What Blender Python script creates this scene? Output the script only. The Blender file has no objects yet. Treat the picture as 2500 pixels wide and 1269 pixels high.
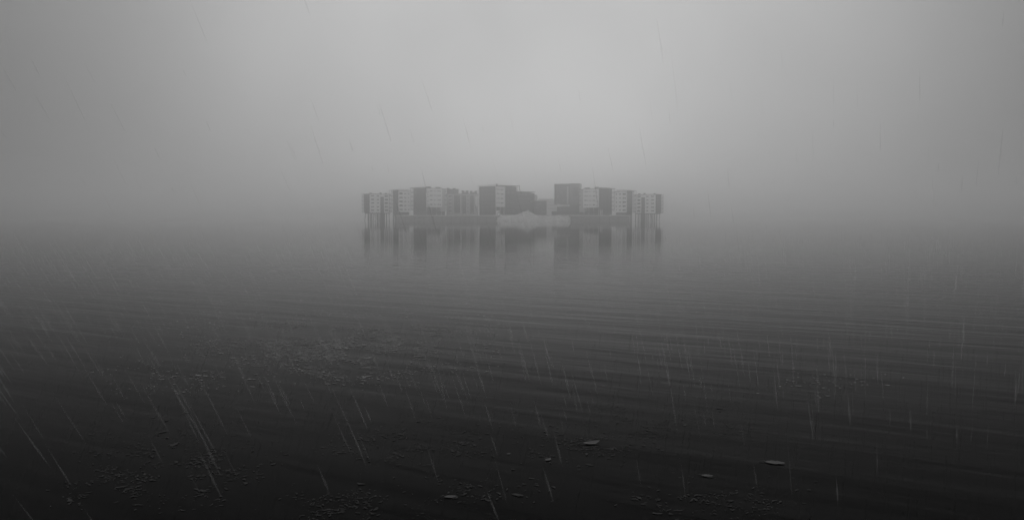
import bpy, math, random
from mathutils import Vector, noise
R = math.radians
random.seed(7)
sc = bpy.context.scene
COL = sc.collection

# ------------------------------------------------------------------ camera numbers
F = 1944.0                  # focal length in photo pixels (28 mm on a 36 mm sensor, 2500 px wide)
HC = 1.8                    # eye height above the water
PITCH = math.atan(101.3 / F)
HOR = 533.1

def X(px, Y=520.0): return (px - 1250.0) * Y / F
def Z(py, Y=520.0): return HC - (py - HOR) * Y / F

def on_water(px, py):
    a = math.atan((py - 634.5) / F) + PITCH
    d = HC / math.tan(a)
    return (px - 1250.0) / F * d * math.cos(PITCH) * 1.0, d

# ------------------------------------------------------------------ materials
def new_mat(name):
    m = bpy.data.materials.new(name); m.use_nodes = True
    nt = m.node_tree
    return m, nt, nt.nodes['Principled BSDF']

def solid(name, v, rough=0.8, var=0.25, scale=0.6, spec=0.3, stretch=(1, 1, 1), bump=0.0):
    """grey material with uneven wear from noise in object space"""
    m, nt, b = new_mat(name)
    tc = nt.nodes.new('ShaderNodeTexCoord')
    mp = nt.nodes.new('ShaderNodeMapping'); mp.inputs['Scale'].default_value = stretch
    n1 = nt.nodes.new('ShaderNodeTexNoise'); n1.inputs['Scale'].default_value = scale
    n1.inputs['Detail'].default_value = 6; n1.inputs['Roughness'].default_value = 0.62
    mr = nt.nodes.new('ShaderNodeMapRange')
    mr.inputs[1].default_value = 0.3; mr.inputs[2].default_value = 0.7
    mr.inputs[3].default_value = v * (1 - var); mr.inputs[4].default_value = v * (1 + var)
    cc = nt.nodes.new('ShaderNodeCombineColor')
    L = nt.links.new
    L(tc.outputs['Object'], mp.inputs[0]); L(mp.outputs[0], n1.inputs['Vector']); L(n1.outputs[0], mr.inputs[0])
    for i in range(3): L(mr.outputs[0], cc.inputs[i])
    L(cc.outputs[0], b.inputs['Base Color'])
    b.inputs['Roughness'].default_value = rough
    b.inputs['Specular IOR Level'].default_value = spec
    if bump:
        bp = nt.nodes.new('ShaderNodeBump'); bp.inputs['Strength'].default_value = bump; bp.inputs['Distance'].default_value = 0.1
        L(n1.outputs[0], bp.inputs['Height']); L(bp.outputs[0], b.inputs['Normal'])
    return m

M = dict(
    plaster=solid('plaster', .84, .85, .10, .35, .2, (1, 1, .35)),
    plaster_grey=solid('grey_plaster', .46, .85, .14, .35, .2, (1, 1, .35)),
    cladding=solid('dark_cladding', .045, .7, .45, 1.1, .25, (3, 3, .12)),
    cladding_mid=solid('brown_grey_cladding', .11, .75, .4, 1.0, .25, (3, 3, .15)),
    brick=solid('brick', .075, .85, .35, .8, .2),
    roof=solid('roof_felt', .09, .8, .3, .5, .2),
    metal=solid('dark_metal', .035, .5, .3, 2, .4),
    pale_metal=solid('pale_metal', .45, .5, .15, 2, .4),
    glass=solid('window_glass', .028, .12, .3, .8, .5),
    glass_pale=solid('curtained_glass', .16, .2, .4, .8, .5),
    frame=solid('window_frame', .35, .6, .1, 2, .3),
    panel_grey=solid('grey_panel', .2, .7, .25, .8, .25, (2, 2, .3)),
    concrete=solid('concrete', .34, .85, .25, .5, .2, (1, 1, .5), .2),
    coping=solid('coping_stone', .62, .8, .15, .5, .2),
    quay=solid('wet_quay_stone', .18, .6, .5, .45, .35, (1, 1, 2.2), .4),
    timber=solid('tarred_timber', .04, .8, .4, 1.2, .2, (2, 2, .3)),
    soil=solid('ground_gravel', .22, .95, .4, .25, .1),
    rock=solid('pale_rock', .72, .9, .3, .35, .15, (1, 1, 1), .4),
    gravel=solid('gravel_heap', .58, .95, .3, .6, .1, (1, 1, 1), .5),
    foliage=solid('foliage', .05, .7, .5, 1.5, .2),
    weed=solid('floating_weed', .05, .8, .3, 3, .05),
    foam=solid('foam_flecks', .29, .9, .35, 3, .05),
    leaf=solid('wet_leaf', .065, .6, .5, 25, .2),
    leaf_stem=solid('leaf_stem', .04, .6, .2, 18, .3),
)

# ------------------------------------------------------------------ mesh helper
class MB:
    def __init__(s): s.v = []; s.f = []
    def box(s, c, size, ang=0.0):
        x, y, z = size[0] / 2, size[1] / 2, size[2] / 2
        ca, sa = math.cos(ang), math.sin(ang); n = len(s.v)
        for dz in (-z, z):
            for dx, dy in ((-x, -y), (x, -y), (x, y), (-x, y)):
                s.v.append((c[0] + dx * ca - dy * sa, c[1] + dx * sa + dy * ca, c[2] + dz))
        s.f += [tuple(n + i for i in q) for q in ((0, 3, 2, 1), (4, 5, 6, 7), (0, 1, 5, 4), (1, 2, 6, 5), (2, 3, 7, 6), (3, 0, 4, 7))]
        return s
    def prism(s, pts, z0, z1):
        n = len(s.v); k = len(pts)
        s.v += [(p[0], p[1], z0) for p in pts] + [(p[0], p[1], z1) for p in pts]
        s.f.append(tuple(n + i for i in reversed(range(k)))); s.f.append(tuple(n + k + i for i in range(k)))
        for i in range(k):
            j = (i + 1) % k
            s.f.append((n + i, n + j, n + k + j, n + k + i))
        return s
    def bar(s, p, q, r0, r1=None, k=6):
        p, q = Vector(p), Vector(q); r1 = r0 if r1 is None else r1
        d = (q - p).normalized(); a = d.orthogonal().normalized(); b = d.cross(a); n = len(s.v)
        for c, r in ((p, r0), (q, r1)):
            for i in range(k):
                t = 2 * math.pi * i / k; w = c + (a * math.cos(t) + b * math.sin(t)) * r
                s.v.append(tuple(w))
        for i in range(k):
            j = (i + 1) % k; s.f.append((n + i, n + j, n + k + j, n + k + i))
        s.f.append(tuple(n + i for i in reversed(range(k)))); s.f.append(tuple(n + k + i for i in range(k)))
        return s
    def mesh(s, name, mat, off=(0, 0, 0)):
        me = bpy.data.meshes.new(name)
        me.from_pydata([(v[0] - off[0], v[1] - off[1], v[2] - off[2]) for v in s.v], [], s.f); me.update()
        me.materials.append(mat); return me
    def build(s, name, mat, parent=None):
        off = (0, 0, 0)
        if parent is not None:
            r = parent
            while r.parent: r = r.parent
            off = r.location
        o = bpy.data.objects.new(name, s.mesh(name, mat, off)); COL.objects.link(o)
        if parent is not None: o.parent = parent
        return o

def tag(o, label=None, cat=None, group=None, kind=None):
    for k, v in (('label', label), ('category', cat), ('group', group), ('kind', kind)):
        if v: o[k] = v
    return o

def thing(name, label, cat, loc, group=None):
    o = bpy.data.objects.new(name, None); COL.objects.link(o); o.location = loc
    o.empty_display_size = .5
    return tag(o, label, cat, group)

_cache = {}
def place(name, me, parent, loc, rz):
    o = bpy.data.objects.new(name, me); COL.objects.link(o); o.parent = parent
    o.location = loc; o.rotation_euler = (0, 0, rz); return o

# ------------------------------------------------------------------ faces of buildings: photo columns to metres along a wall
class Face:
    """a wall plane; at(px, out) gives the point of the wall seen in that photo column"""
    def __init__(s, root, P0, px0, dirv, ang, Y0):
        s.root, s.P0, s.px0, s.d, s.ang, s.Y0 = root, P0, px0, dirv, ang, Y0
        s.n = (math.sin(ang), -math.cos(ang))
    def at(s, px, out=0.0):
        w = X(px, s.Y0) - s.P0[0]; t = w / s.d[0]
        return (s.P0[0] + s.d[0] * t + s.n[0] * out, s.P0[1] + s.d[1] * t + s.n[1] * out)
    def wid(s, wpx): return abs(wpx * s.Y0 / F / s.d[0])
    def loc(s, px, py, out):
        p = s.at(px, out); r = s.root.location
        return (p[0] - r[0], p[1] - r[1], Z(py, s.Y0) - r[2])
    def window(s, px, py, wpx, hpx, pale=False, frame=.07):
        w, h = round(s.wid(wpx), 2), round(hpx * s.Y0 / F, 2)
        k = ('w', w, h, pale)
        if k not in _cache:
            f = MB(); t = frame
            f.box((0, -.03, h / 2 - t / 2), (w, .10, t)); f.box((0, -.05, -h / 2 + t / 2), (w + .1, .16, t))
            for sg in (-1, 1): f.box((sg * (w / 2 - t / 2), -.03, 0), (t, .10, h - 2 * t))
            if w > 1.3: f.box((0, -.028, 0), (t, .09, h - 2 * t))
            g = MB().box((0, -.012, 0), (w - 2 * t, .02, h - 2 * t))
            _cache[k] = (f.mesh('window', M['frame']), g.mesh('pane', M['glass_pale' if pale else 'glass']))
        a, b = _cache[k]
        o = place('window', a, s.root, s.loc(px, py, .012), s.ang)
        place('pane', b, o, (0, 0, 0), 0)
        return o
    def panel(s, name, px0, px1, py0, py1, mat, out=.05, th=.10, parent=None):
        p, q = s.at(px0), s.at(px1); zt, zb = Z(py0, s.Y0), Z(py1, s.Y0)
        c = ((p[0] + q[0]) / 2 + s.n[0] * (out - th / 2), (p[1] + q[1]) / 2 + s.n[1] * (out - th / 2), (zt + zb) / 2)
        return MB().box(c, (math.hypot(q[0] - p[0], q[1] - p[1]), th, zt - zb), s.ang).build(name, mat, parent or s.root)
    def balcony(s, px, py, wpx, depth=1.5, mat='metal', screen=False):
        w = round(s.wid(wpx), 2); k = ('b', w, depth, mat, screen)
        if k not in _cache:
            sl = MB().box((0, -depth / 2, 0), (w, depth, .18))
            r = MB(); H = 1.05
            for z in (.2, H): r.box((0, -depth + .04, z), (w, .05, .05))
            for sg in (-1, 1):
                for z in (.2, H): r.box((sg * (w / 2 - .03), -depth / 2 - .02, z), (.05, depth - .14, .05))
            n = max(3, int(w / .22))
            for i in range(n + 1):
                r.box((-w / 2 + .03 + (w - .06) * i / n, -depth + .04, .57), (.03, .03, .92))
            if screen: r.box((0, -depth + .0, .62), (w, .015, .8))
            _cache[k] = (sl.mesh('balcony', M['concrete'] if mat != 'metal' else M['cladding_mid']), r.mesh('railing', M[mat]))
        a, b = _cache[k]
        o = place('balcony', a, s.root, s.loc(px, py, .065), s.ang); place('railing', b, o, (0, 0, 0), 0); return o
    def post(s, px, py0, py1, out=1.5, r=.09, mat='metal', name='balcony_post'):
        p = s.at(px, out); zt, zb = Z(py0, s.Y0), Z(py1, s.Y0)
        return MB().box((p[0], p[1], (zt + zb) / 2), (2 * r, 2 * r, zt - zb), s.ang).build(name, M[mat], s.root)

class Block:
    """box-shaped building with its nearest corner at photo column cx, a long face (u) and a gable (v) running back from it"""
    def __init__(s, name, label, cat, cx, Y0, side, wpx, dpx, adeg, top, bot, wall, gable=None, group=None, roof=True, over=.25, gable_bot=None):
        a = R(adeg); s.side, s.Y0, s.top, s.bot = side, Y0, top, bot
        K = Y0 / F
        s.u = (side * math.cos(a), math.sin(a)); s.v = (-side * math.sin(a), math.cos(a))
        s.L = wpx * K / math.cos(a); s.D = dpx * K / math.sin(a); s.a = a
        s.P0 = (X(cx, Y0), Y0)
        s.zt, s.zb = Z(top, Y0), Z(bot, Y0)
        s.root = thing(name, label, cat, (s.P0[0], s.P0[1], s.zb), group)
        s.ang = a if side > 0 else -a
        MB().prism(s.foot(), s.zb, s.zt).build('wall', M[wall], s.root)
        s.long = Face(s.root, s.P0, cx, s.u, s.ang, Y0)
        s.gable = Face(s.root, s.P0, cx, s.v, s.ang - side * math.pi / 2, Y0)
        if gable: s.gable.panel('gable_cladding', cx - side * .2, cx - side * (dpx - .2), top, gable_bot or bot, M[gable], .06, .10)
        if roof: s.roofobj = MB().prism(s.foot(over), s.zt + .003, s.zt + .32).build('roof', M['roof'], s.root)
    def foot(s, g=0.0, u0=0, u1=None, v0=0, v1=None):
        u1 = s.L if u1 is None else u1; v1 = s.D if v1 is None else v1
        P = lambda i, j: (s.P0[0] + s.u[0] * i + s.v[0] * j, s.P0[1] + s.u[1] * i + s.v[1] * j)
        q = [P(u0 - g, v0 - g), P(u1 + g, v0 - g), P(u1 + g, v1 + g), P(u0 - g, v1 + g)]
        return q if s.side > 0 else q[::-1]
    def pt(s, i, j): return (s.P0[0] + s.u[0] * i + s.v[0] * j, s.P0[1] + s.u[1] * i + s.v[1] * j)
    def vent(s, px, hpx=2.2, w=.9, back=3.0, name='roof_vent'):
        w *= 1.35; hpx *= 1.25
        p = s.long.at(px); p = (p[0] + s.v[0] * back, p[1] + s.v[1] * back); h = hpx * s.Y0 / F
        z = s.zt + .32
        m = MB().box((p[0], p[1], z + h * .42), (w * .8, w * .8, h * .84), s.ang)
        m.box((p[0], p[1], z + h * .92), (w * 1.15, w * 1.15, h * .16), s.ang)
        return m.build(name, M['metal'], s.root)
    def pile(s, i, j, r=.17, lean=(0, 0), zt=None):
        p = s.pt(i, j)
        return MB().bar((p[0] + lean[0], p[1] + lean[1], -.6), (p[0], p[1], (s.zb if zt is None else zt) + .02), r, r * .92, 8).build('pile', M['timber'], s.root)

# ------------------------------------------------------------------ the two mirrored rows of flats
def row(mirror):
    m = (lambda x: 2503 - x) if mirror else (lambda x: x)
    sd = -1 if mirror else 1
    dy = 1.2 if mirror else 0
    quay = 'short quay beside the tower' if mirror else 'long quay wall'
    # --- end block standing on stilts over the water
    b = Block('stilt_apartment_block', ('flats on stilts at the outer end of the short quay, dark gable facing open water' if mirror else
              'flats on stilts at the outer end of the long quay, dark gable facing open water'),
              'apartment block', m(903.5), 520, sd, 46, 18.5, 38, 474 + dy, 519.5 + dy, 'plaster', 'cladding')
    f, g = b.long, b.gable
    for i, y in enumerate((478.3, 487, 495.4, 504.6, 513.2)):
        f.window(m(909.5), y + dy, 6.4, 3.1, i in (0, 3)); f.window(m(921), y + dy, 4.6, 3.1, i in (0, 2))
        f.window(m(939.4), y + dy, 7.0, 4.6, i in (0, 3, 4))
        g.window(m(897), y + dy, 3.6, 3.6); g.window(m(890.5), y + dy, 2.6, 3.6)
    f.panel('stair_cladding', m(926.3), m(934), 480 + dy, 519.4 + dy, M['cladding_mid'], .12, .22)
    for y in (482.5, 491.5, 500.5, 509.5, 518.5): g.balcony(m(886.5), y + dy, 4.0, 1.3)
    for x in (884.7, 888.3): g.post(m(x), 472 + dy, 519 + dy, 1.3, .08)
    for x, h in ((910, 1.7), (932, 2.6), (943.5, 2.0)): b.vent(m(x), h)
    p = f.at(m(930.1), -.5)
    MB().box((p[0], p[1], (b.zb - .58) / 2 - .3), (2.3, .9, b.zb - .58 + .6), f.ang).build('stair_core', M['cladding'], b.root)
    MB().prism(b.foot(-.4), b.zb - .55, b.zb - .003).build('floor_beam', M['cladding'], b.root)
    n = 0
    for i in range(7):
        for j in range(3):
            lean = (.5 * (1 if (i + j) % 2 else -1), 0) if (i * 3 + j) % 5 == 2 else (random.uniform(-.1, .1), 0)
            b.pile(.8 + (b.L - 1.6) * i / 6 + random.uniform(-.25, .25), .8 + (b.D - 1.6) * j / 2, random.uniform(.2, .3), lean, b.zb - .55)
    # --- second block, lifted over the quay edge
    b = Block('apartment_block', ('pale flats half over the water, between the short quay and the stilted end block' if mirror else
              'pale flats half over the water, between the long quay and the stilted end block'),
              'apartment block', m(973.5), 519, sd, 27, 20, 37, 467 + dy, 517.5 + dy, 'plaster', None)
    f, g = b.long, b.gable
    g.panel('gable_cladding', m(973.3), m(957.5), 464.5 + dy, 521.5 + dy, M['cladding'], .07, .10)
    for i, y in enumerate((472.6, 482.4, 492.2, 501.8, 511.6)):
        f.window(m(979), y + dy, 7.2, 4.6, i in (1, 4)); f.window(m(988.4), y + dy, 5.0, 2.6, i == 1)
        f.window(m(996.3), y + dy, 2.2, 3.4, i in (1, 3)); g.window(m(966), y + dy, 4, 3.2)
    for y in (478, 488, 498, 508, 517): g.balcony(m(955), y + dy, 5.2, 1.5)
    for x in (951.5, 957.8): g.post(m(x), 463.6 + dy, 518 + dy, 1.5, .09)
    p0, p1 = g.at(m(951.3)), g.at(m(958.3)); zt = Z(464 + dy, 519)
    MB().box(((p0[0] + p1[0]) / 2 + g.n[0] * .8, (p0[1] + p1[1]) / 2 + g.n[1] * .8, zt), (math.hypot(p1[0] - p0[0], p1[1] - p0[1]), 1.6, .2), g.ang).build('pergola_roof', M['metal'], b.root)
    MB().prism(b.foot(-.7, v0=.5), b.zt + .325, b.zt + 1.0).build('attic_wall', M['plaster'], b.root)
    MB().prism(b.foot(-.35, v0=.5), b.zt + 1.003, b.zt + 1.2).build('attic_roof', M['roof'], b.root)
    MB().prism(b.foot(-.9), Z(524.6, 519), b.zb - .003).build('ground_floor', M['cladding'], b.root)
    for i in range(4): f.window(m(977 + 6.2 * i), 521 + dy, 3.6, 3.6)
    for i in range(5):
        for j in range(4):
            b.pile(.6 + 3.2 * i / 4 + random.uniform(-.2, .2), .7 + (b.D - 1.4) * j / 3, random.uniform(.2, .3), (random.uniform(-.15, .15), 0))
    # --- tall dark gabled block with the white wing
    b = Block('tall_apartment_block', ('white fronted flats with a broad dark balcony gable, beside the grey tower' if mirror else
              'white fronted flats with a broad dark balcony gable, on the long quay beside grey terraces'),
              'apartment block', m(1041.5), 521, sd, 36, 38, 37, 460 + dy, 505.5 + dy, 'plaster', 'cladding_mid', gable_bot=524.6)
    f, g = b.long, b.gable
    for x0, x1 in ((1013.5, 1020), (1021, 1030.5), (1031.5, 1039.5)): g.panel('dark_boarding', m(x0), m(x1), 461 + dy, 516 + dy, M['cladding'], .10, .06)
    for i, y in enumerate((466.3, 477, 488, 499)):
        f.window(m(1052.4), y + dy, 5.4, 2.5, i == 0); f.window(m(1059.5), y + dy, 1.5, 3.4, i == 0); f.window(m(1063.2), y + dy, 1.3, 3.4, i != 3)
        f.window(m(1068.1), y + dy, 2.6, 3.2, i == 0); f.window(m(1072.6), y + dy, 2.9, 3.2, i == 0)
        f.balcony(m(1044.3), y + 3.6 + dy, 2.6, 1.2)
        g.window(m(1034), y + dy, 6, 4.2); g.window(m(1024), y + dy, 5, 4.2); g.window(m(1014), y + dy, 4, 4.2)
    for y in (470, 480.7, 491.5, 502, 512): g.balcony(m(1008), y + dy, 10.5, 1.7)
    for y in (475, 486, 497): g.balcony(m(1029), y + dy, 16, 1.2, 'metal', True)
    for x in (1002.6, 1006.6, 1013): g.post(m(x), 458 + dy, 513 + dy, 1.7, .10)
    # heavy flat roof reaching over the balconies
    p0, p1 = g.at(m(1041.5)), g.at(m(1001)); zt = Z(457.6 + dy, 521)
    MB().box(((p0[0] + p1[0]) / 2 + g.n[0] * .7, (p0[1] + p1[1]) / 2 + g.n[1] * .7, zt), (math.hypot(p1[0] - p0[0], p1[1] - p0[1]) + .3, 2.6, .32), g.ang).build('gable_canopy', M['roof'], b.root)
    for x in (1012, 1026, 1037): g.post(m(x), 458.1 + dy, 460 + dy, .4, .09, 'metal', 'canopy_post')
    for x, h, w in ((1051, 3, 1.2), (1055, 2.6, .8), (1070, 2.4, .9), (1076, 2.2, 1.3)): b.vent(m(x), h, w)
    # pale attic set back behind, with two cowls above it
    MB().prism(b.foot(0, u0=1.2, u1=b.L * .5, v0=b.D * .55, v1=b.D - 1), b.zt + .325, b.zt + 1.15).build('attic_wall', M['plaster'], b.root)
    # storey at the quay: recessed dark ground floor with columns
    MB().prism(b.foot(-1.6, v0=1.2), Z(525.2, 521), b.zb - .003).build('ground_floor', M['cladding'], b.root)
    for i in range(4):
        p = b.pt(.5 + (b.L - 1) * i / 3, .4)
        MB().bar((p[0], p[1], Z(525.3, 521)), (p[0], p[1], b.zb), .2, .2, 8).build('column', M['plaster_grey'], b.root)
    # lower grey wing
    q = b.pt(b.L - 0.02, 2.6)
    w = [q, (q[0] + b.u[0] * 4.6, q[1] + b.u[1] * 4.6)]
    w += [(w[1][0] + b.v[0] * 9, w[1][1] + b.v[1] * 9), (q[0] + b.v[0] * 9, q[1] + b.v[1] * 9)]
    if mirror: w = w[::-1]
    zt, zb = Z(461.5 + dy, 525), Z(516 + dy, 525)
    MB().prism(w, zb, zt).build('wing_wall', M['plaster_grey'], b.root)
    cx = sum(p[0] for p in w) / 4; cy = sum(p[1] for p in w) / 4
    big = [(cx + (p[0] - cx) * 1.05, cy + (p[1] - cy) * 1.05) for p in w]
    MB().prism(big, zt + .003, zt + .3).build('wing_roof', M['roof'], b.root)
    small = [(cx + (p[0] - cx) * .86, cy + (p[1] - cy) * .86) for p in w]
    MB().prism(small, Z(525.2, 521), zb - .003).build('wing_base', M['cladding'], b.root)
    wf = Face(b.root, q, m(1080), b.u, b.ang, 525)
    for y in (477, 488, 499): wf.window(m(1085.5), y + dy, 4.2, 2.9)
    wf.window(m(1085.5), 467 + dy, 4.2, 2.9, True)

row(False); row(True)

# ------------------------------------------------------------------ hazy middle row between the quay blocks
def mid_block(label, cx, Y, wpx, dpx, top, bot, panels, adeg=20, pent=None, wall='plaster_grey'):
    b = Block('terrace_block', label, 'apartment block', cx, Y, 1, wpx, dpx, adeg, top, bot, wall, 'cladding_mid')
    for (a0, a1, t, bt, mat) in panels: b.long.panel('cladding_panel', a0, a1, t, bt, M[mat])
    if pent:
        u0, u1, h = pent; k = Y / F / math.cos(b.a)
        MB().prism(b.foot(0, u0=u0 * k, u1=u1 * k, v0=1.4, v1=b.D * .8), b.zt + .325, b.zt + h * Y / F).build('penthouse_wall', M['cladding_mid'], b.root)
        MB().prism(b.foot(.3, u0=u0 * k, u1=u1 * k, v0=1.4, v1=b.D * .8), b.zt + h * Y / F + .003, b.zt + h * Y / F + .3).build('penthouse_roof', M['roof'], b.root)
    return b
b = mid_block('low grey terrace with a dark penthouse, next to the white fronted flats', 1093, 558, 33, 4, 474, 525.4,
              [(1108.5, 1123, 476, 520, 'cladding')], 18, (0.5, 27, 11.5))
for i, y in enumerate((479, 488, 497, 506, 515)):
    b.long.balcony(1099.5, y + 4, 9, 1.3, 'pale_metal'); b.long.window(1099.5, y, 7, 4); b.long.window(1112, y, 3, 3.6); b.long.window(1118.5, y, 3, 3.6)
for x in (1095, 1104): b.long.post(x, 476, 520, 1.3, .08)
for x in (1089.5, 1092.5, 1096, 1104): 
    p = b.pt((x - 1089) * .29, 1.33); MB().box((p[0], p[1], Z(468, 558)), (.5, .1, 2.4), b.ang).build('penthouse_window', M['glass'], b.root)
for x, h in ((1097, 14.6), (1111, 14.4)):
    p = b.long.at(x); z = b.zt + 3.55
    MB().box((p[0] + b.v[0] * 3, p[1] + b.v[1] * 3, z + .4), (1.7, 1.3, .8), b.ang).build('roof_vent', M['metal'], b.root)
k = b.long
for x in (1114, 1121): k.post(x, 464.6, 473, -2.5, .08, 'metal', 'pergola_post')
p = k.at(1117.5, -2.5); MB().box((p[0], p[1], Z(464.2, 558)), (3.6, 3, .2), b.ang).build('pergola_roof', M['metal'], b.root)

b = mid_block('narrow terrace with one dark bay, between the penthouse terrace and the white cornered one', 1129, 562, 18, 2.5, 474.5, 525.4,
              [(1129.5, 1138, 477, 521, 'cladding')], 18, (1, 16, 5))
for y in (480, 489, 498, 507, 516): b.long.window(1133.5, y, 4.5, 3.6); b.long.window(1142.3, y, 3.4, 4.2, True)
for x in (1133, 1143): b.vent(x, 6.5, 1.2, 3)
b = mid_block('shorter terrace with a white corner bay, hard against the big dark gable', 1148, 566, 19.5, 2.5, 474.5, 525.4,
              [(1148.5, 1156.5, 477, 521, 'cladding'), (1160.2, 1166.8, 480, 502, 'plaster')], 18, (2, 18, 4.5))
for i, y in enumerate((490, 497.5)):
    for x in (1162.3, 1165): b.long.window(x, y, 1.6, 2.2)
for y in (481, 490, 499, 508, 516): b.long.window(1152.5, y, 4.5, 3.6)
b.long.balcony(1158.5, 501, 5, 1.3, 'pale_metal'); b.long.balcony(1158.5, 490, 5, 1.3, 'pale_metal')
for x in (1153, 1164): b.vent(x, 5.8, 1.2, 3)

# ------------------------------------------------------------------ the big dark gable with white cornice
b = Block('corniced_apartment_block', 'tallest flats on the long quay, broad dark gable under a white cornice',
          'apartment block', 1210, 519, 1, 22.5, 43, 48, 455, 505, 'plaster', None)
f, g = b.long, b.gable
g.panel('gable_cladding', 1209.8, 1169.2, 455.3, 523.8, M['cladding'], .06, .10)
p0, p1 = g.at(1210.6), g.at(1166.5)
MB().box(((p0[0] + p1[0]) / 2 + g.n[0] * .25, (p0[1] + p1[1]) / 2 + g.n[1] * .25, Z(453.1, 519)), (math.hypot(p1[0] - p0[0], p1[1] - p0[1]), .9, .95), g.ang).build('cornice', M['plaster'], b.root)
for y in (465, 475.7, 486.5, 497): g.balcony(1167.6, y, 3.0, 1.2, 'pale_metal')
for i, y in enumerate((462.5, 473, 484, 495)):
    f.window(1213.4, y, 1.6, 3.6, i == 0); f.window(1217.8, y, 2.0, 3.6, i == 0); f.window(1225.2, y + .4, 6.4, 2.6, i == 0)
    for x in (1178, 1186, 1194, 1202): g.window(x, y + 1.5, 4.4, 4.4)
for y in (506, 515): 
    for x in (1178, 1190, 1202): g.window(x, y, 6, 4.6)
MB().prism(b.foot(-.5), Z(525, 519), b.zb - .003).build('ground_floor', M['cladding_mid'], b.root)
for x in (1212, 1222, 1231):
    p = f.at(x, -.3); MB().bar((p[0], p[1], Z(525, 519)), (p[0], p[1], b.zb), .22, .22, 8).build('column', M['plaster_grey'], b.root)
for x, h in ((1189, 1.5), (1204, 1.3)):
    p = g.at(x, -1.2); MB().box((p[0], p[1], Z(452.2, 519)), (.8, .8, .9), g.ang).build('roof_vent', M['metal'], b.root)
p = g.at(1211.5, -.6); MB().box((p[0], p[1], Z(450.6, 519) - .35), (1.0, .8, 1.3), g.ang).build('chimney', M['roof'], b.root)

# ------------------------------------------------------------------ stepped dark block
b = Block('stepped_apartment_block', 'dark stepped block with roof pergolas, between the white cornice and the brick house',
          'apartment block', 1236, 531, 1, 25.5, 5, 40, 455.5, 524.6, 'cladding', 'cladding_mid', roof=False)
f = b.long
def wing(u0px, u1px, top, bot, name, mat, v0=0.0, v1=9.0):
    k = 531 / F / math.cos(b.a); q = b.foot(0, u0=(u0px - 1236) * k, u1=(u1px - 1236) * k, v0=v0, v1=v1)
    return MB().prism(q, Z(bot, 531), Z(top, 531)).build(name, M[mat], b.root)
wing(1223.5, 1267.5, 452.9, 454.1, 'canopy_roof', 'roof', -.9, 8)
wing(1261.7, 1297, 469.0, 524.6, 'wing_wall', 'cladding', .05, 9)
wing(1262, 1306.5, 466.7, 468.3, 'wing_roof', 'roof', -.7, 9.5)
wing(1298.3, 1306, 470.5, 490, 'balcony_tower', 'cladding', -.2, 5)
wing(1306.3, 1315.5, 474, 491, 'stair_tower', 'plaster_grey', .6, 6)
wing(1297.2, 1304.4, 491.6, 524.6, 'lower_wall', 'cladding', -.1, 6)
for x in (1266.6, 1262.5, 1240, 1250): f.post(x, 454.1, 466.6 if x > 1262 else 455.5, .6, .09, 'metal', 'pergola_post')
f.post(1297.6, 468.3, 479, .5, .09, 'metal', 'pergola_post')
for i, y in enumerate((460, 471, 482, 493, 504, 515)):
    for x in (1241, 1247, 1253.5):
        f.window(x, y, 3.6, 4.4, (i * 3 + int(x)) % 4 == 0)
    if i:
        for x in (1268, 1276, 1284, 1291):
            f.window(x, y + 2.5, 4.2, 4.4, (i * 5 + int(x)) % 4 == 1)
for y in (476, 487, 498, 509): f.balcony(1257.5, y, 5.5, 1.2); f.balcony(1288, y, 8, 1.2)

b = Block('brick_house', 'low dark brick house beneath the stepped block, behind the gravel heap', 'house', 1305.5, 526, 1, 29, 3, 14, 491.6, 524.8, 'brick', 'brick')
for i, y in enumerate((498, 507, 516)):
    for x in (1310, 1317, 1324, 1330.5): b.long.window(x, y, 3.6, 4, (i + int(x)) % 3 == 0)
b = Block('office_block', 'low pale block far back in the fog, between brick house and tower', 'office block', 1316, 690, 1, 46, 2, 10, 487, 527.5, 'plaster_grey')
for y in (493, 501, 509):
    for i in range(7): b.long.window(1338 + 3 * i, y, 2.2, 3, True)

# ------------------------------------------------------------------ the tower
b = Block('tower_block', 'square grey tower with louvred upper storeys, behind the pale rocky shore', 'tower block',
          1414, 536, -1, 60, 8, 14, 450, 499.5, 'cladding_mid', 'plaster_grey')
f, g = b.long, b.gable
f.panel('corner_cladding', 1391.5, 1414, 448.2, 499.3, M['panel_grey'], .5, .6)
f.panel('corner_cladding', 1354.3, 1358.3, 449.2, 499.3, M['cladding'], .35, .4)
f.panel('stair_strip', 1384, 1388, 455, 498, M['plaster_grey'], .08, .12)
for i in range(11):
    y = 457.6 + 2.05 * i
    f.panel('louvre', 1398.6, 1410.5, y, y + .95, M['cladding'], .72, .2)
for y in (459, 469, 479, 489):
    for x in (1363, 1370, 1377): f.window(x, y, 4, 4.4, (int(x + y)) % 3 == 0)
for y in (484, 490, 496): f.window(1404.5, y, 8, 2.2, True).location.y -= .55
f.panel('ledge', 1360, 1391, 500.2, 501.6, M['plaster'], 1.0, 1.4)
f.panel('ledge', 1360, 1391, 502.8, 503.8, M['plaster'], 1.0, 1.4)
for x in (1361, 1364, 1366.5): f.post(x, 497, 505, .95, .1, 'plaster', 'ledge_post')
k = 536 / F / math.cos(b.a)
MB().prism(b.foot(0, u0=.05, u1=54 * k, v0=.4, v1=8), Z(516, 536), b.zb - .003).build('podium', M['cladding_mid'], b.root)
MB().prism(b.foot(0, u0=-.3, u1=66 * k, v0=-.4, v1=8.4), Z(524.6, 536), Z(516, 536) - .003).build('podium_base', M['cladding'], b.root)
for x in (1368, 1376, 1384, 1400): f.window(x, 510, 5, 5).location.y += .55

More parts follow.
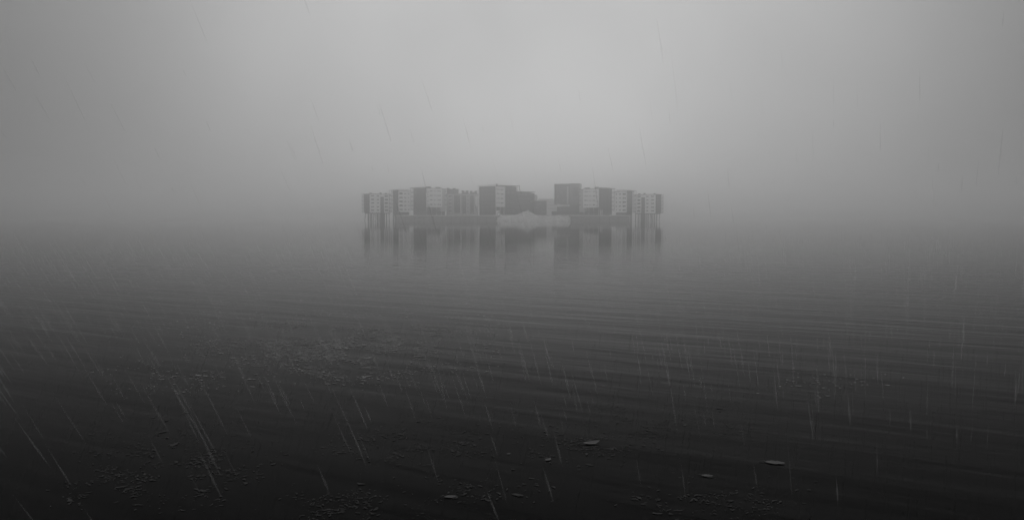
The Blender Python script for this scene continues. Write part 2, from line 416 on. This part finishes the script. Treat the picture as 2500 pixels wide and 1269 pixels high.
# ------------------------------------------------------------------ land, quays, shore
ztop = Z(525.4, 516)
pts = [(X(967.5, 518), 518.2), (X(1213, 518), 518.2), (X(1222, 524), 521.5), (X(1388, 524), 521.5), (X(1394, 518), 518.2), (X(1535.5, 518), 518.2),
       (X(1520, 640), 640), (X(980, 640), 640)]
tag(MB().prism(pts, -.8, ztop).build('ground', M['soil']), kind='structure')

def quay(label, x0, x1):
    a, c = X(x0, 516), X(x1, 516); w = c - a
    t = thing('quay_wall', label, 'quay', ((a + c) / 2, 517, 0))
    MB().box(((a + c) / 2, 517.1, (ztop - .45) / 2 - .35), (w, 2.0, ztop - .45 + .7)).build('wall', M['quay'], t)
    MB().box(((a + c) / 2, 517.05, ztop - .2), (w + .1, 2.2, .44)).build('coping', M['coping'], t)
    n = int(w / 5.5)
    for i in range(n + 1):
        x = a + .6 + (w - 1.2) * i / n + random.uniform(-.5, .5)
        MB().bar((x, 515.92, -.6), (x, 515.92, ztop - .8 + random.uniform(-.6, .1)), .17, .16, 8).build('fender_pile', M['timber'], t)
    for i in range(int(w / 14) + 1):
        x = a + 3 + i * 14
        if x < c - 1:
            m_ = MB().bar((x, 516.7, ztop + .02), (x, 516.7, ztop + .45), .16, .16, 8); m_.bar((x, 516.7, ztop + .45), (x, 516.7, ztop + .62), .24, .2, 8)
            m_.build('mooring_bollard', M['metal'], t)
quay('long dark stone quay wall with pale coping, under the flats with the white cornice', 967.5, 1214)
quay('short dark stone quay wall with pale coping, running from the pale rock shore past the tower', 1393, 1535.5)

def rock(mb, c, r):
    seed = Vector((random.uniform(-50, 50), random.uniform(-50, 50), random.uniform(-50, 50)))
    n = len(mb.v); t = (1 + 5 ** .5) / 2; sx, sy, sz = random.uniform(.8, 1.5), random.uniform(.8, 1.2), random.uniform(.5, .9)
    for p in ((-1, t, 0), (1, t, 0), (-1, -t, 0), (1, -t, 0), (0, -1, t), (0, 1, t), (0, -1, -t), (0, 1, -t), (t, 0, -1), (t, 0, 1), (-t, 0, -1), (-t, 0, 1)):
        q = Vector(p).normalized(); k = r * (1 + .45 * noise.noise(q * 1.3 + seed))
        mb.v.append((c[0] + q.x * k * sx, c[1] + q.y * k * sy, c[2] + q.z * k * sz))
    mb.f += [tuple(n + i for i in q) for q in ((0, 11, 5), (0, 5, 1), (0, 1, 7), (0, 7, 10), (0, 10, 11), (1, 5, 9), (5, 11, 4), (11, 10, 2), (10, 7, 6), (7, 1, 8),
             (3, 9, 4), (3, 4, 2), (3, 2, 6), (3, 6, 8), (3, 8, 9), (4, 9, 5), (2, 4, 11), (6, 2, 10), (8, 6, 7), (9, 8, 1))]
# bank below the rocks
bank = MB(); N = 60; J = 8
for i in range(N + 1):
    px = 1208 + (1398 - 1208) * i / N
    e = min(1, (px - 1206) / 16) * min(1, max(0.02, (1399 - px) / 34))
    for j in range(J + 1):
        t = j / J; Y = 522.5 - t * (4.5 + 6.5 * e)
        z = (ztop + .02) * (1 - t) ** .8 - .35 * t + .35 * noise.noise(Vector((px * .12, j * .7, 3)))
        bank.v.append((X(px, Y), Y, z))
for i in range(N):
    for j in range(J):
        a = i * (J + 1) + j; bank.f.append((a, a + 1, a + J + 2, a + J + 1))
o = bank.build('shore', M['gravel']); tag(o, kind='structure')
rb = MB()
for i in range(620):
    px = random.uniform(1212, 1393); e = min(1, (px - 1206) / 16) * min(1, max(0.02, (1399 - px) / 34))
    t = random.random(); Y = 522.3 - t * (4.5 + 6.5 * e)
    z = (ztop) * (1 - t) ** .8 - .3 * t
    rock(rb, (X(px, Y), Y, z + .05), random.uniform(.22, .62) * (1.15 if px < 1310 else .75))
tag(rb.build('rubble', M['rock']), 'pale broken rock heaped along the waterline between the two quays', 'rubble', kind='stuff')
# gravel heap
hp = MB(); A_, B_ = 40, 10
cxh, cyh = X(1283, 524), 524.5
for j in range(B_ + 1):
    for i in range(A_):
        t = 2 * math.pi * i / A_; r = j / B_
        wx = (6.8 if math.cos(t) < 0 else 6.4) * (1 + .12 * math.sin(3 * t + 1))
        h = min(1.0, 1.25 * (1 - r) ** .9) * 2.5 * (1 + .12 * math.cos(t)) + .55 * noise.noise(Vector((math.cos(t) * r * 3, math.sin(t) * r * 3, 5))) * (1 - r * .6)
        hp.v.append((cxh + math.cos(t) * r * wx, cyh + math.sin(t) * r * 2.6, ztop - .05 + max(0, h)))
for j in range(B_):
    for i in range(A_):
        k = (i + 1) % A_; hp.f.append((j * A_ + i, (j + 1) * A_ + i, (j + 1) * A_ + k, j * A_ + k))
tag(hp.build('gravel_heap', M['gravel']), 'pale gravel heap behind the rocky shore, in front of the dark stepped block', 'heap')
# pale pillar beside the heap and a white site cabin on the quay corner
t = thing('pillar', 'pale concrete pillar standing at the side of the gravel heap', 'pillar', (X(1289, 521.8), 521.75, ztop))
x, y = X(1289, 521.8), 521.75
MB().prism([(x - .55, y - .5), (x + .55, y - .5), (x + .55, y + .5), (x - .55, y + .5)], ztop - .9, ztop + 3.3).build('shaft', M['coping'], t)
MB().box((x, y, ztop + 3.46), (1.4, 1.25, .3)).build('cap', M['concrete'], t)
def cabin(px, Y, w, h, label, group=None):
    x = X(px, Y); t = thing('site_cabin', label, 'cabin', (x, Y, ztop), group)
    MB().box((x, Y, ztop + h / 2), (w, 1.6, h)).build('wall', M['plaster'], t)
    MB().box((x, Y, ztop + h + .08), (w + .25, 1.9, .15)).build('roof', M['roof'], t)
    MB().box((x - w * .22, Y - .82, ztop + .95), (.7, .06, 1.86)).build('door', M['frame'], t)
    MB().box((x + w * .24, Y - .82, ztop + h * .62), (.8, .05, .8)).build('window', M['glass'], t)
cabin(1215.5, 516.9 + 2.6, 2.2, 3.0, 'white site cabin at the corner of the long quay, below the white cornice block')
cabin(1155.5, 519.5, 1.5, 1.6, 'little white hut on the long quay in front of the terraces')
def twin_pillar(px):
    x, y = X(px, 519), 518.9
    t = thing('gate_pillar', 'pale gate pillar below the dark balcony gable beside the tower', 'pillar', (x, y, ztop), 'pair of gate pillars on the short quay')
    MB().box((x, y, ztop + 1.7), (.5, .5, 3.4)).build('shaft', M['coping'], t)
    MB().box((x, y, ztop + 3.5), (.7, .7, .18)).build('cap', M['concrete'], t)
twin_pillar(1465.5); twin_pillar(1469.5)

# shrubs under the white fronts
def shrub(px, Y, w, h, label, group):
    x = X(px, Y); t = thing('shrub', label, 'shrub', (x, Y, ztop), group)
    st = MB()
    for k in range(5):
        st.bar((x + random.uniform(-.2, .2), Y, ztop - .05), (x + random.uniform(-w, w) * .4, Y + random.uniform(-.5, .5), ztop + h * .7), .05, .02, 5)
    st.build('stem', M['timber'], t)
    fo = MB(); blobs = [(random.uniform(-.5, .5) * w, random.uniform(-.6, .6), random.uniform(.3, .85) * h, random.uniform(.3, .5)) for _ in range(9)]
    for k in range(900):
        bx, by, bz, br = random.choice(blobs)
        d = Vector((random.gauss(0, 1), random.gauss(0, 1), random.gauss(0, 1))).normalized() * br * random.random() ** .4 * min(w, h) * .7
        c = Vector((x + bx + d.x, Y + by + d.y * .7, max(ztop + .1, ztop + bz + d.z)))
        a = Vector((random.gauss(0, 1), random.gauss(0, 1), random.gauss(0, 1))).normalized(); b_ = a.orthogonal().normalized(); s_ = random.uniform(.10, .2)
        n = len(fo.v); fo.v += [tuple(c + a * s_), tuple(c + b_ * s_ * .5), tuple(c - a * s_), tuple(c - b_ * s_ * .5)]; fo.f.append((n, n + 1, n + 2, n + 3))
    fo.build('foliage', M['foliage'], t)
for px, w, h, lb in ((1047, 2.2, 3.2, 'dark rounded shrub at the foot of the wide dark gable on the long quay'),
                     (1060, 3.4, 3.9, 'broad dark shrub under the middle of the white front on the long quay'),
                     (1073, 2.6, 2.8, 'low dark shrub next to the grey wing on the long quay'),
                     (1431, 2.4, 2.6, 'low dark shrub beside the grey wing nearest the tower'),
                     (1442, 3.2, 3.4, 'broad dark shrub under the white front next to the tower'),
                     (1455, 2.4, 3.6, 'tall dark shrub by the gate pillars on the short quay')):
    shrub(px, 520.2, w, h, lb, 'shrubs under the white fronts')

# ------------------------------------------------------------------ water
m, nt, bs = new_mat('water')
L = nt.links.new
bs.inputs['Base Color'].default_value = (.003, .003, .003, 1)
bs.inputs['Roughness'].default_value = .015
bs.inputs['IOR'].default_value = 1.033
tc = nt.nodes.new('ShaderNodeTexCoord')
def wave(scale, stretch, rot, detail, rough=.5):
    mp = nt.nodes.new('ShaderNodeMapping'); mp.vector_type = 'TEXTURE'
    mp.inputs['Rotation'].default_value = (0, 0, R(rot)); mp.inputs['Scale'].default_value = stretch
    n = nt.nodes.new('ShaderNodeTexNoise'); n.inputs['Scale'].default_value = scale; n.inputs['Detail'].default_value = detail; n.inputs['Roughness'].default_value = rough
    L(tc.outputs['Object'], mp.inputs[0]); L(mp.outputs[0], n.inputs['Vector']); return n.outputs[0]
def math_(op, a, b=None):
    n = nt.nodes.new('ShaderNodeMath'); n.operation = op
    for i, v in enumerate((a, b)):
        if v is None: continue
        if isinstance(v, (int, float)): n.inputs[i].default_value = v
        else: L(v, n.inputs[i])
    return n.outputs[0]
swell = wave(1.6, (9, 1, 1), -31, 3.0, .55)
chop = wave(3.4, (4.0, 1, 1), -25, 3.0, .55)
fine = wave(16, (1.6, 1, 1), 10, 2.0, .5)
patch = wave(.05, (2.2, 1, 1), -12, 2.0, .5)
pm = nt.nodes.new('ShaderNodeMapRange'); pm.inputs[1].default_value = .35; pm.inputs[2].default_value = .65; pm.inputs[3].default_value = .25; pm.inputs[4].default_value = 1.3
L(patch, pm.inputs[0])
h = math_('ADD', math_('MULTIPLY', swell, .0145), math_('MULTIPLY', math_('ADD', math_('MULTIPLY', chop, .0075), math_('MULTIPLY', fine, .0007)), pm.outputs[0]))
# rippled towards the near shore, calm out by the island
ln_ = nt.nodes.new('ShaderNodeVectorMath'); ln_.operation = 'LENGTH'; L(tc.outputs['Object'], ln_.inputs[0])
cm = nt.nodes.new('ShaderNodeMapRange'); cm.interpolation_type = 'SMOOTHSTEP'
cm.inputs[1].default_value = 12; cm.inputs[2].default_value = 85; cm.inputs[3].default_value = 1.0; cm.inputs[4].default_value = .11
L(ln_.outputs['Value'], cm.inputs[0]); h = math_('MULTIPLY', h, cm.outputs[0])
cm2 = nt.nodes.new('ShaderNodeMapRange'); cm2.interpolation_type = 'SMOOTHSTEP'
cm2.inputs[1].default_value = 540; cm2.inputs[2].default_value = 900; cm2.inputs[3].default_value = 1.0; cm2.inputs[4].default_value = .02
L(ln_.outputs['Value'], cm2.inputs[0]); h = math_('MULTIPLY', h, cm2.outputs[0])
bp = nt.nodes.new('ShaderNodeBump'); bp.inputs['Strength'].default_value = 1.0; bp.inputs['Distance'].default_value = 1.0
L(h, bp.inputs['Height']); L(bp.outputs[0], bs.inputs['Normal'])
wt = MB(); S = 6000
wt.v += [(-S, -S, 0), (S, -S, 0), (S, S, 0), (-S, S, 0)]; wt.f.append((0, 1, 2, 3))
tag(wt.build('water', m), kind='structure')

# floating weed and foam flecks: small flat scraps lying on the water
def scraps(mb, pxc, pyc, wpx, hpy, n, size, turn):
    for _ in range(n):
        px = random.gauss(pxc, wpx * .36); py = random.gauss(pyc, hpy * .36)
        if py < 720 or abs(px - pxc) > wpx or random.random() < .55 - 2.2 * noise.noise(Vector((px * .011, py * .035, 9))): continue
        x, y = on_water(px, py); a = random.gauss(-.25, turn); s_ = size * random.lognormvariate(0, .5)
        u = Vector((math.cos(a), math.sin(a), 0)); v = Vector((-u.y, u.x, 0)); k = len(mb.v); c = Vector((x, y, .004))
        w0 = random.uniform(.10, .24); ph = random.uniform(0, 6)
        for i in range(5):
            t = i / 4; w_ = s_ * w0 * (.08 + math.sin(math.pi * t)) * random.uniform(.5, 1.3)
            p = c + u * s_ * (t - .5) + v * math.sin(t * 4 + ph) * s_ * .14 + Vector((0, 0, .0006 * (1 + math.sin(t * 6 + ph))))
            mb.v += [tuple(p + v * w_), tuple(p - v * w_)]
        for i in range(4): mb.f.append((k + 2 * i, k + 2 * i + 1, k + 2 * i + 3, k + 2 * i + 2))
wd = MB(); fm = MB()
scraps(fm, 800, 835, 420, 90, 17000, .024, .35)
scraps(fm, 1000, 800, 220, 50, 2400, .024, .3)
scraps(fm, 430, 920, 260, 60, 500, .022, .3)
scraps(fm, 840, 915, 260, 40, 600, .022, .3)
scraps(fm, 2000, 940, 260, 50, 160, .022, .3)
for a in ((1010, 1080, 300, 70, 1100, .02), (420, 1130, 300, 130, 1700, .02), (1580, 1040, 340, 80, 1000, .02), (840, 1235, 220, 60, 500, .018),
          (1760, 1220, 320, 80, 500, .018), (1420, 1090, 200, 60, 600, .02), (230, 1190, 160, 60, 500, .02), (1150, 1200, 260, 60, 350, .018)):
    scraps(wd, *a, .8)
tag(wd.build('floating_weed', M['weed']), 'dull ragged weed floating in patches on the darkest near water', 'weed', kind='stuff')
tag(fm.build('foam', M['foam']), 'faint pale foam flecks in a loose drift on the ruffled water', 'foam', kind='stuff')

# floating leaves
def leaf(px, py, wpx, rot, curl, label):
    x, y = on_water(px, py); d = math.hypot(y, HC); s_ = wpx * d / F
    t = thing('floating_leaf', label, 'leaf', (x, y, .005), 'leaves floating on the near water')
    bl = MB(); n = 10; ca, sa = math.cos(rot), math.sin(rot)
    P = lambda a, b, z: (x + a * ca - b * sa, y + a * sa + b * ca, .005 + z)
    for i in range(n + 1):
        q = i / n; w_ = s_ * .33 * math.sin(math.pi * q) ** .8 * (1 - .3 * q) * (1 + .12 * math.sin(q * 23)); a_ = (q - .5) * s_
        up = curl * s_ * (q - .4) ** 2
        bl.v += [P(a_, w_ * random.uniform(.75, 1.1), up + .10 * w_), P(a_, 0, up), P(a_, -w_ * random.uniform(.75, 1.1), up + .05 * w_)]
    for i in range(n):
        for k in (0, 1): bl.f.append((3 * i + k, 3 * i + k + 1, 3 * i + k + 4, 3 * i + k + 3))
    bl.build('blade', M['leaf'], t)
    MB().bar(P(-.5 * s_, 0, curl * s_ * .81 * .3 + .003), P(-.78 * s_, .06 * s_, .004), .02 * s_, .013 * s_, 5).build('stalk', M['leaf_stem'], t)
for a in ((1447, 1082, 44, .3, .35, 'large curled leaf afloat, the palest one in the dark near water'),
          (1340, 1122, 24, 1.0, .12, 'pale leaf afloat just nearer than the large curled leaf'),
          (1097, 1213, 30, .1, .12, 'pale leaf afloat closest to the bottom edge of the photo'),
          (1735, 1162, 28, -.3, .12, 'ragged leaf afloat between the large curled leaf and the long dull one'),
          (1903, 1130, 46, -.35, .1, 'long dull leaf lying flat, farthest towards the side with upright rain'),
          (1242, 1108, 11, .5, .1, 'tiny bright leaf beside the weed, short of the large curled leaf'),
          (2113, 932, 13, 0, .2, 'small bright leaf alone among foam, far out under the shorter quay'),
          (1678, 1038, 9, 0, .2, 'tiny leaf beyond the ragged leaf, among loose weed')):
    leaf(*a)

# ------------------------------------------------------------------ rain, thin threads of falling water slanting with the wind
m = bpy.data.materials.new('rain_water'); m.use_nodes = True; nt2 = m.node_tree; nt2.nodes.remove(nt2.nodes['Principled BSDF'])
tr = nt2.nodes.new('ShaderNodeBsdfTransparent'); tl = nt2.nodes.new('ShaderNodeBsdfTranslucent'); df = nt2.nodes.new('ShaderNodeBsdfDiffuse')
tl.inputs[0].default_value = (1, 1, 1, 1); df.inputs[0].default_value = (1, 1, 1, 1)
m1 = nt2.nodes.new('ShaderNodeMixShader'); m2 = nt2.nodes.new('ShaderNodeMixShader'); m2.inputs[0].default_value = .034
nt2.links.new(tl.outputs[0], m1.inputs[1]); nt2.links.new(df.outputs[0], m1.inputs[2])
nt2.links.new(tr.outputs[0], m2.inputs[1]); nt2.links.new(m1.outputs[0], m2.inputs[2]); nt2.links.new(m2.outputs[0], nt2.nodes['Material Output'].inputs[0])
rd = Vector((.54, 1.0, -2.09)).normalized(); rn = MB()
for _ in range(2400):
    y = 4.3 + 11 * random.random(); x = random.uniform(-.72, .72) * (y + 2); z = random.uniform(.05, 1.55) if random.random() < .95 else random.uniform(1.75, 3.8)
    ln = random.uniform(.14, .55); r = random.uniform(.003, .0095)
    d = (rd + Vector((random.gauss(0, .025), random.gauss(0, .025), 0))).normalized()
    c = Vector((x, y, z)); a = d.orthogonal().normalized(); b_ = d.cross(a); n = len(rn.v)
    if (c + d * ln / 2).z < .01: continue
    rn.v += [tuple(c - d * ln / 2)] + [tuple(c + d * ln * .15 + (a * math.cos(t) + b_ * math.sin(t)) * r) for t in (0, 2.09, 4.19)] + [tuple(c + d * ln / 2)]
    for i in range(3):
        j = (i + 1) % 3; rn.f += [(n, n + 1 + i, n + 1 + j), (n + 4, n + 1 + j, n + 1 + i)]
tag(rn.build('rain', m), 'thin threads of rain slanting down over the near water', 'rain', kind='stuff')

# ------------------------------------------------------------------ air
hz = MB().box((0, 0, 20), (12600, 12600, 43))
m = bpy.data.materials.new('haze_air'); m.use_nodes = True; nt = m.node_tree
nt.nodes.remove(nt.nodes['Principled BSDF'])
pv = nt.nodes.new('ShaderNodeVolumePrincipled')
pv.inputs['Color'].default_value = (.985, .985, .985, 1); pv.inputs['Density'].default_value = .0022; pv.inputs['Anisotropy'].default_value = .86
pv.inputs['Density Attribute'].default_value = ''
nt.links.new(pv.outputs[0], nt.nodes['Material Output'].inputs['Volume'])
m.cycles.homogeneous_volume = True
tag(hz.build('haze', m), kind='stuff', label='pale grey fog filling the air over the water', cat='haze')

# ------------------------------------------------------------------ sky and sun
SUN_EL, SUN_AZ = R(16), R(2.0)           # azimuth from the view direction (+Y) towards +X
sd = Vector((math.sin(SUN_AZ) * math.cos(SUN_EL), math.cos(SUN_AZ) * math.cos(SUN_EL), math.sin(SUN_EL)))
w = bpy.data.worlds.new('World'); sc.world = w; w.use_nodes = True; nt = w.node_tree; L = nt.links.new
bg = nt.nodes['Background']; bg.inputs['Strength'].default_value = .15
sky = nt.nodes.new('ShaderNodeTexSky'); sky.sky_type = 'NISHITA'; sky.sun_disc = False
sky.sun_elevation = SUN_EL; sky.sun_rotation = SUN_AZ; sky.dust_density = 5
bw = nt.nodes.new('ShaderNodeRGBToBW'); L(sky.outputs[0], bw.inputs[0])
tc = nt.nodes.new('ShaderNodeTexCoord')
dt = nt.nodes.new('ShaderNodeVectorMath'); dt.operation = 'DOT_PRODUCT'; dt.inputs[1].default_value = sd
L(tc.outputs['Generated'], dt.inputs[0])
def wm(op, a, b=None):
    n = nt.nodes.new('ShaderNodeMath'); n.operation = op
    for i, v in enumerate((a, b)):
        if v is None: continue
        if isinstance(v, (int, float)): n.inputs[i].default_value = v
        else: L(v, n.inputs[i])
    return n.outputs[0]
# a tall pale column of thin cloud stands in front of the hidden sun, dulling to either side; a glow is added behind
sp = nt.nodes.new('ShaderNodeSeparateXYZ'); L(tc.outputs['Generated'], sp.inputs[0])
def smooth(v, a, b):
    n = nt.nodes.new('ShaderNodeMapRange'); n.interpolation_type = 'SMOOTHSTEP'
    n.inputs[1].default_value = a; n.inputs[2].default_value = b; L(v, n.inputs[0]); return n.outputs[0]
xs = wm('DIVIDE', wm('SUBTRACT', sp.outputs[0], .03), wm('ADD', wm('MULTIPLY', wm('MAXIMUM', sp.outputs[2], 0.0), .62), .35))
gx = wm('EXPONENT', wm('MULTIPLY', wm('MULTIPLY', xs, xs), -1.0))
lobe = wm('MULTIPLY', gx, smooth(sp.outputs[1], -.1, .75))
no = nt.nodes.new('ShaderNodeTexNoise'); no.inputs['Scale'].default_value = 2.6; no.inputs['Detail'].default_value = 3; no.inputs['Roughness'].default_value = .45
L(tc.outputs['Generated'], no.inputs['Vector'])
back = wm('POWER', wm('MAXIMUM', wm('MULTIPLY', wm('SUBTRACT', 1.0, dt.outputs['Value']), .5), 0.0), 3.0)  # unseen sky lobe behind the camera, added to brighten the building fronts
cl = wm('ADD', wm('ADD', wm('MULTIPLY', lobe, 7.6), wm('MULTIPLY', back, 22.0)), .22)              # overcast: bright round the hidden sun, dull at the sides, bright again in the added rear glow
cl = wm('MULTIPLY', cl, wm('ADD', wm('MULTIPLY', no.outputs[0], .75), .63))
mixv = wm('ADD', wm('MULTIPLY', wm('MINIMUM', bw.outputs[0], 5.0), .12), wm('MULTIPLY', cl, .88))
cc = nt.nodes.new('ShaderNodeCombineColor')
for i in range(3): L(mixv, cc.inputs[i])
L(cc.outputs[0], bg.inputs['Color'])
ld = bpy.data.lights.new('sun', 'SUN'); ld.energy = .62; ld.angle = R(84); ld.color = (1, 1, 1)
lo = bpy.data.objects.new('sun', ld); COL.objects.link(lo)
lo.rotation_euler = sd.to_track_quat('Z', 'Y').to_euler()

# ------------------------------------------------------------------ camera and render settings
cd = bpy.data.cameras.new('camera'); cam = bpy.data.objects.new('camera', cd); COL.objects.link(cam)
cd.sensor_width = 36; cd.lens = 36 * F / 2500; cd.clip_end = 20000; cd.clip_start = .05
cam.location = (0, 0, HC); cam.rotation_euler = (math.pi / 2 - PITCH, 0, 0)
sc.camera = cam
sc.view_settings.view_transform = 'Standard'; sc.view_settings.look = 'None'
sc.view_settings.exposure = -1; sc.view_settings.gamma = 1
sc.render.engine = 'CYCLES'
sc.cycles.volume_bounces = 4; sc.cycles.max_bounces = 8; sc.cycles.transparent_max_bounces = 16
sc.cycles.use_denoising = True
try: sc.cycles.denoiser = 'OPENIMAGEDENOISE'
except Exception: pass
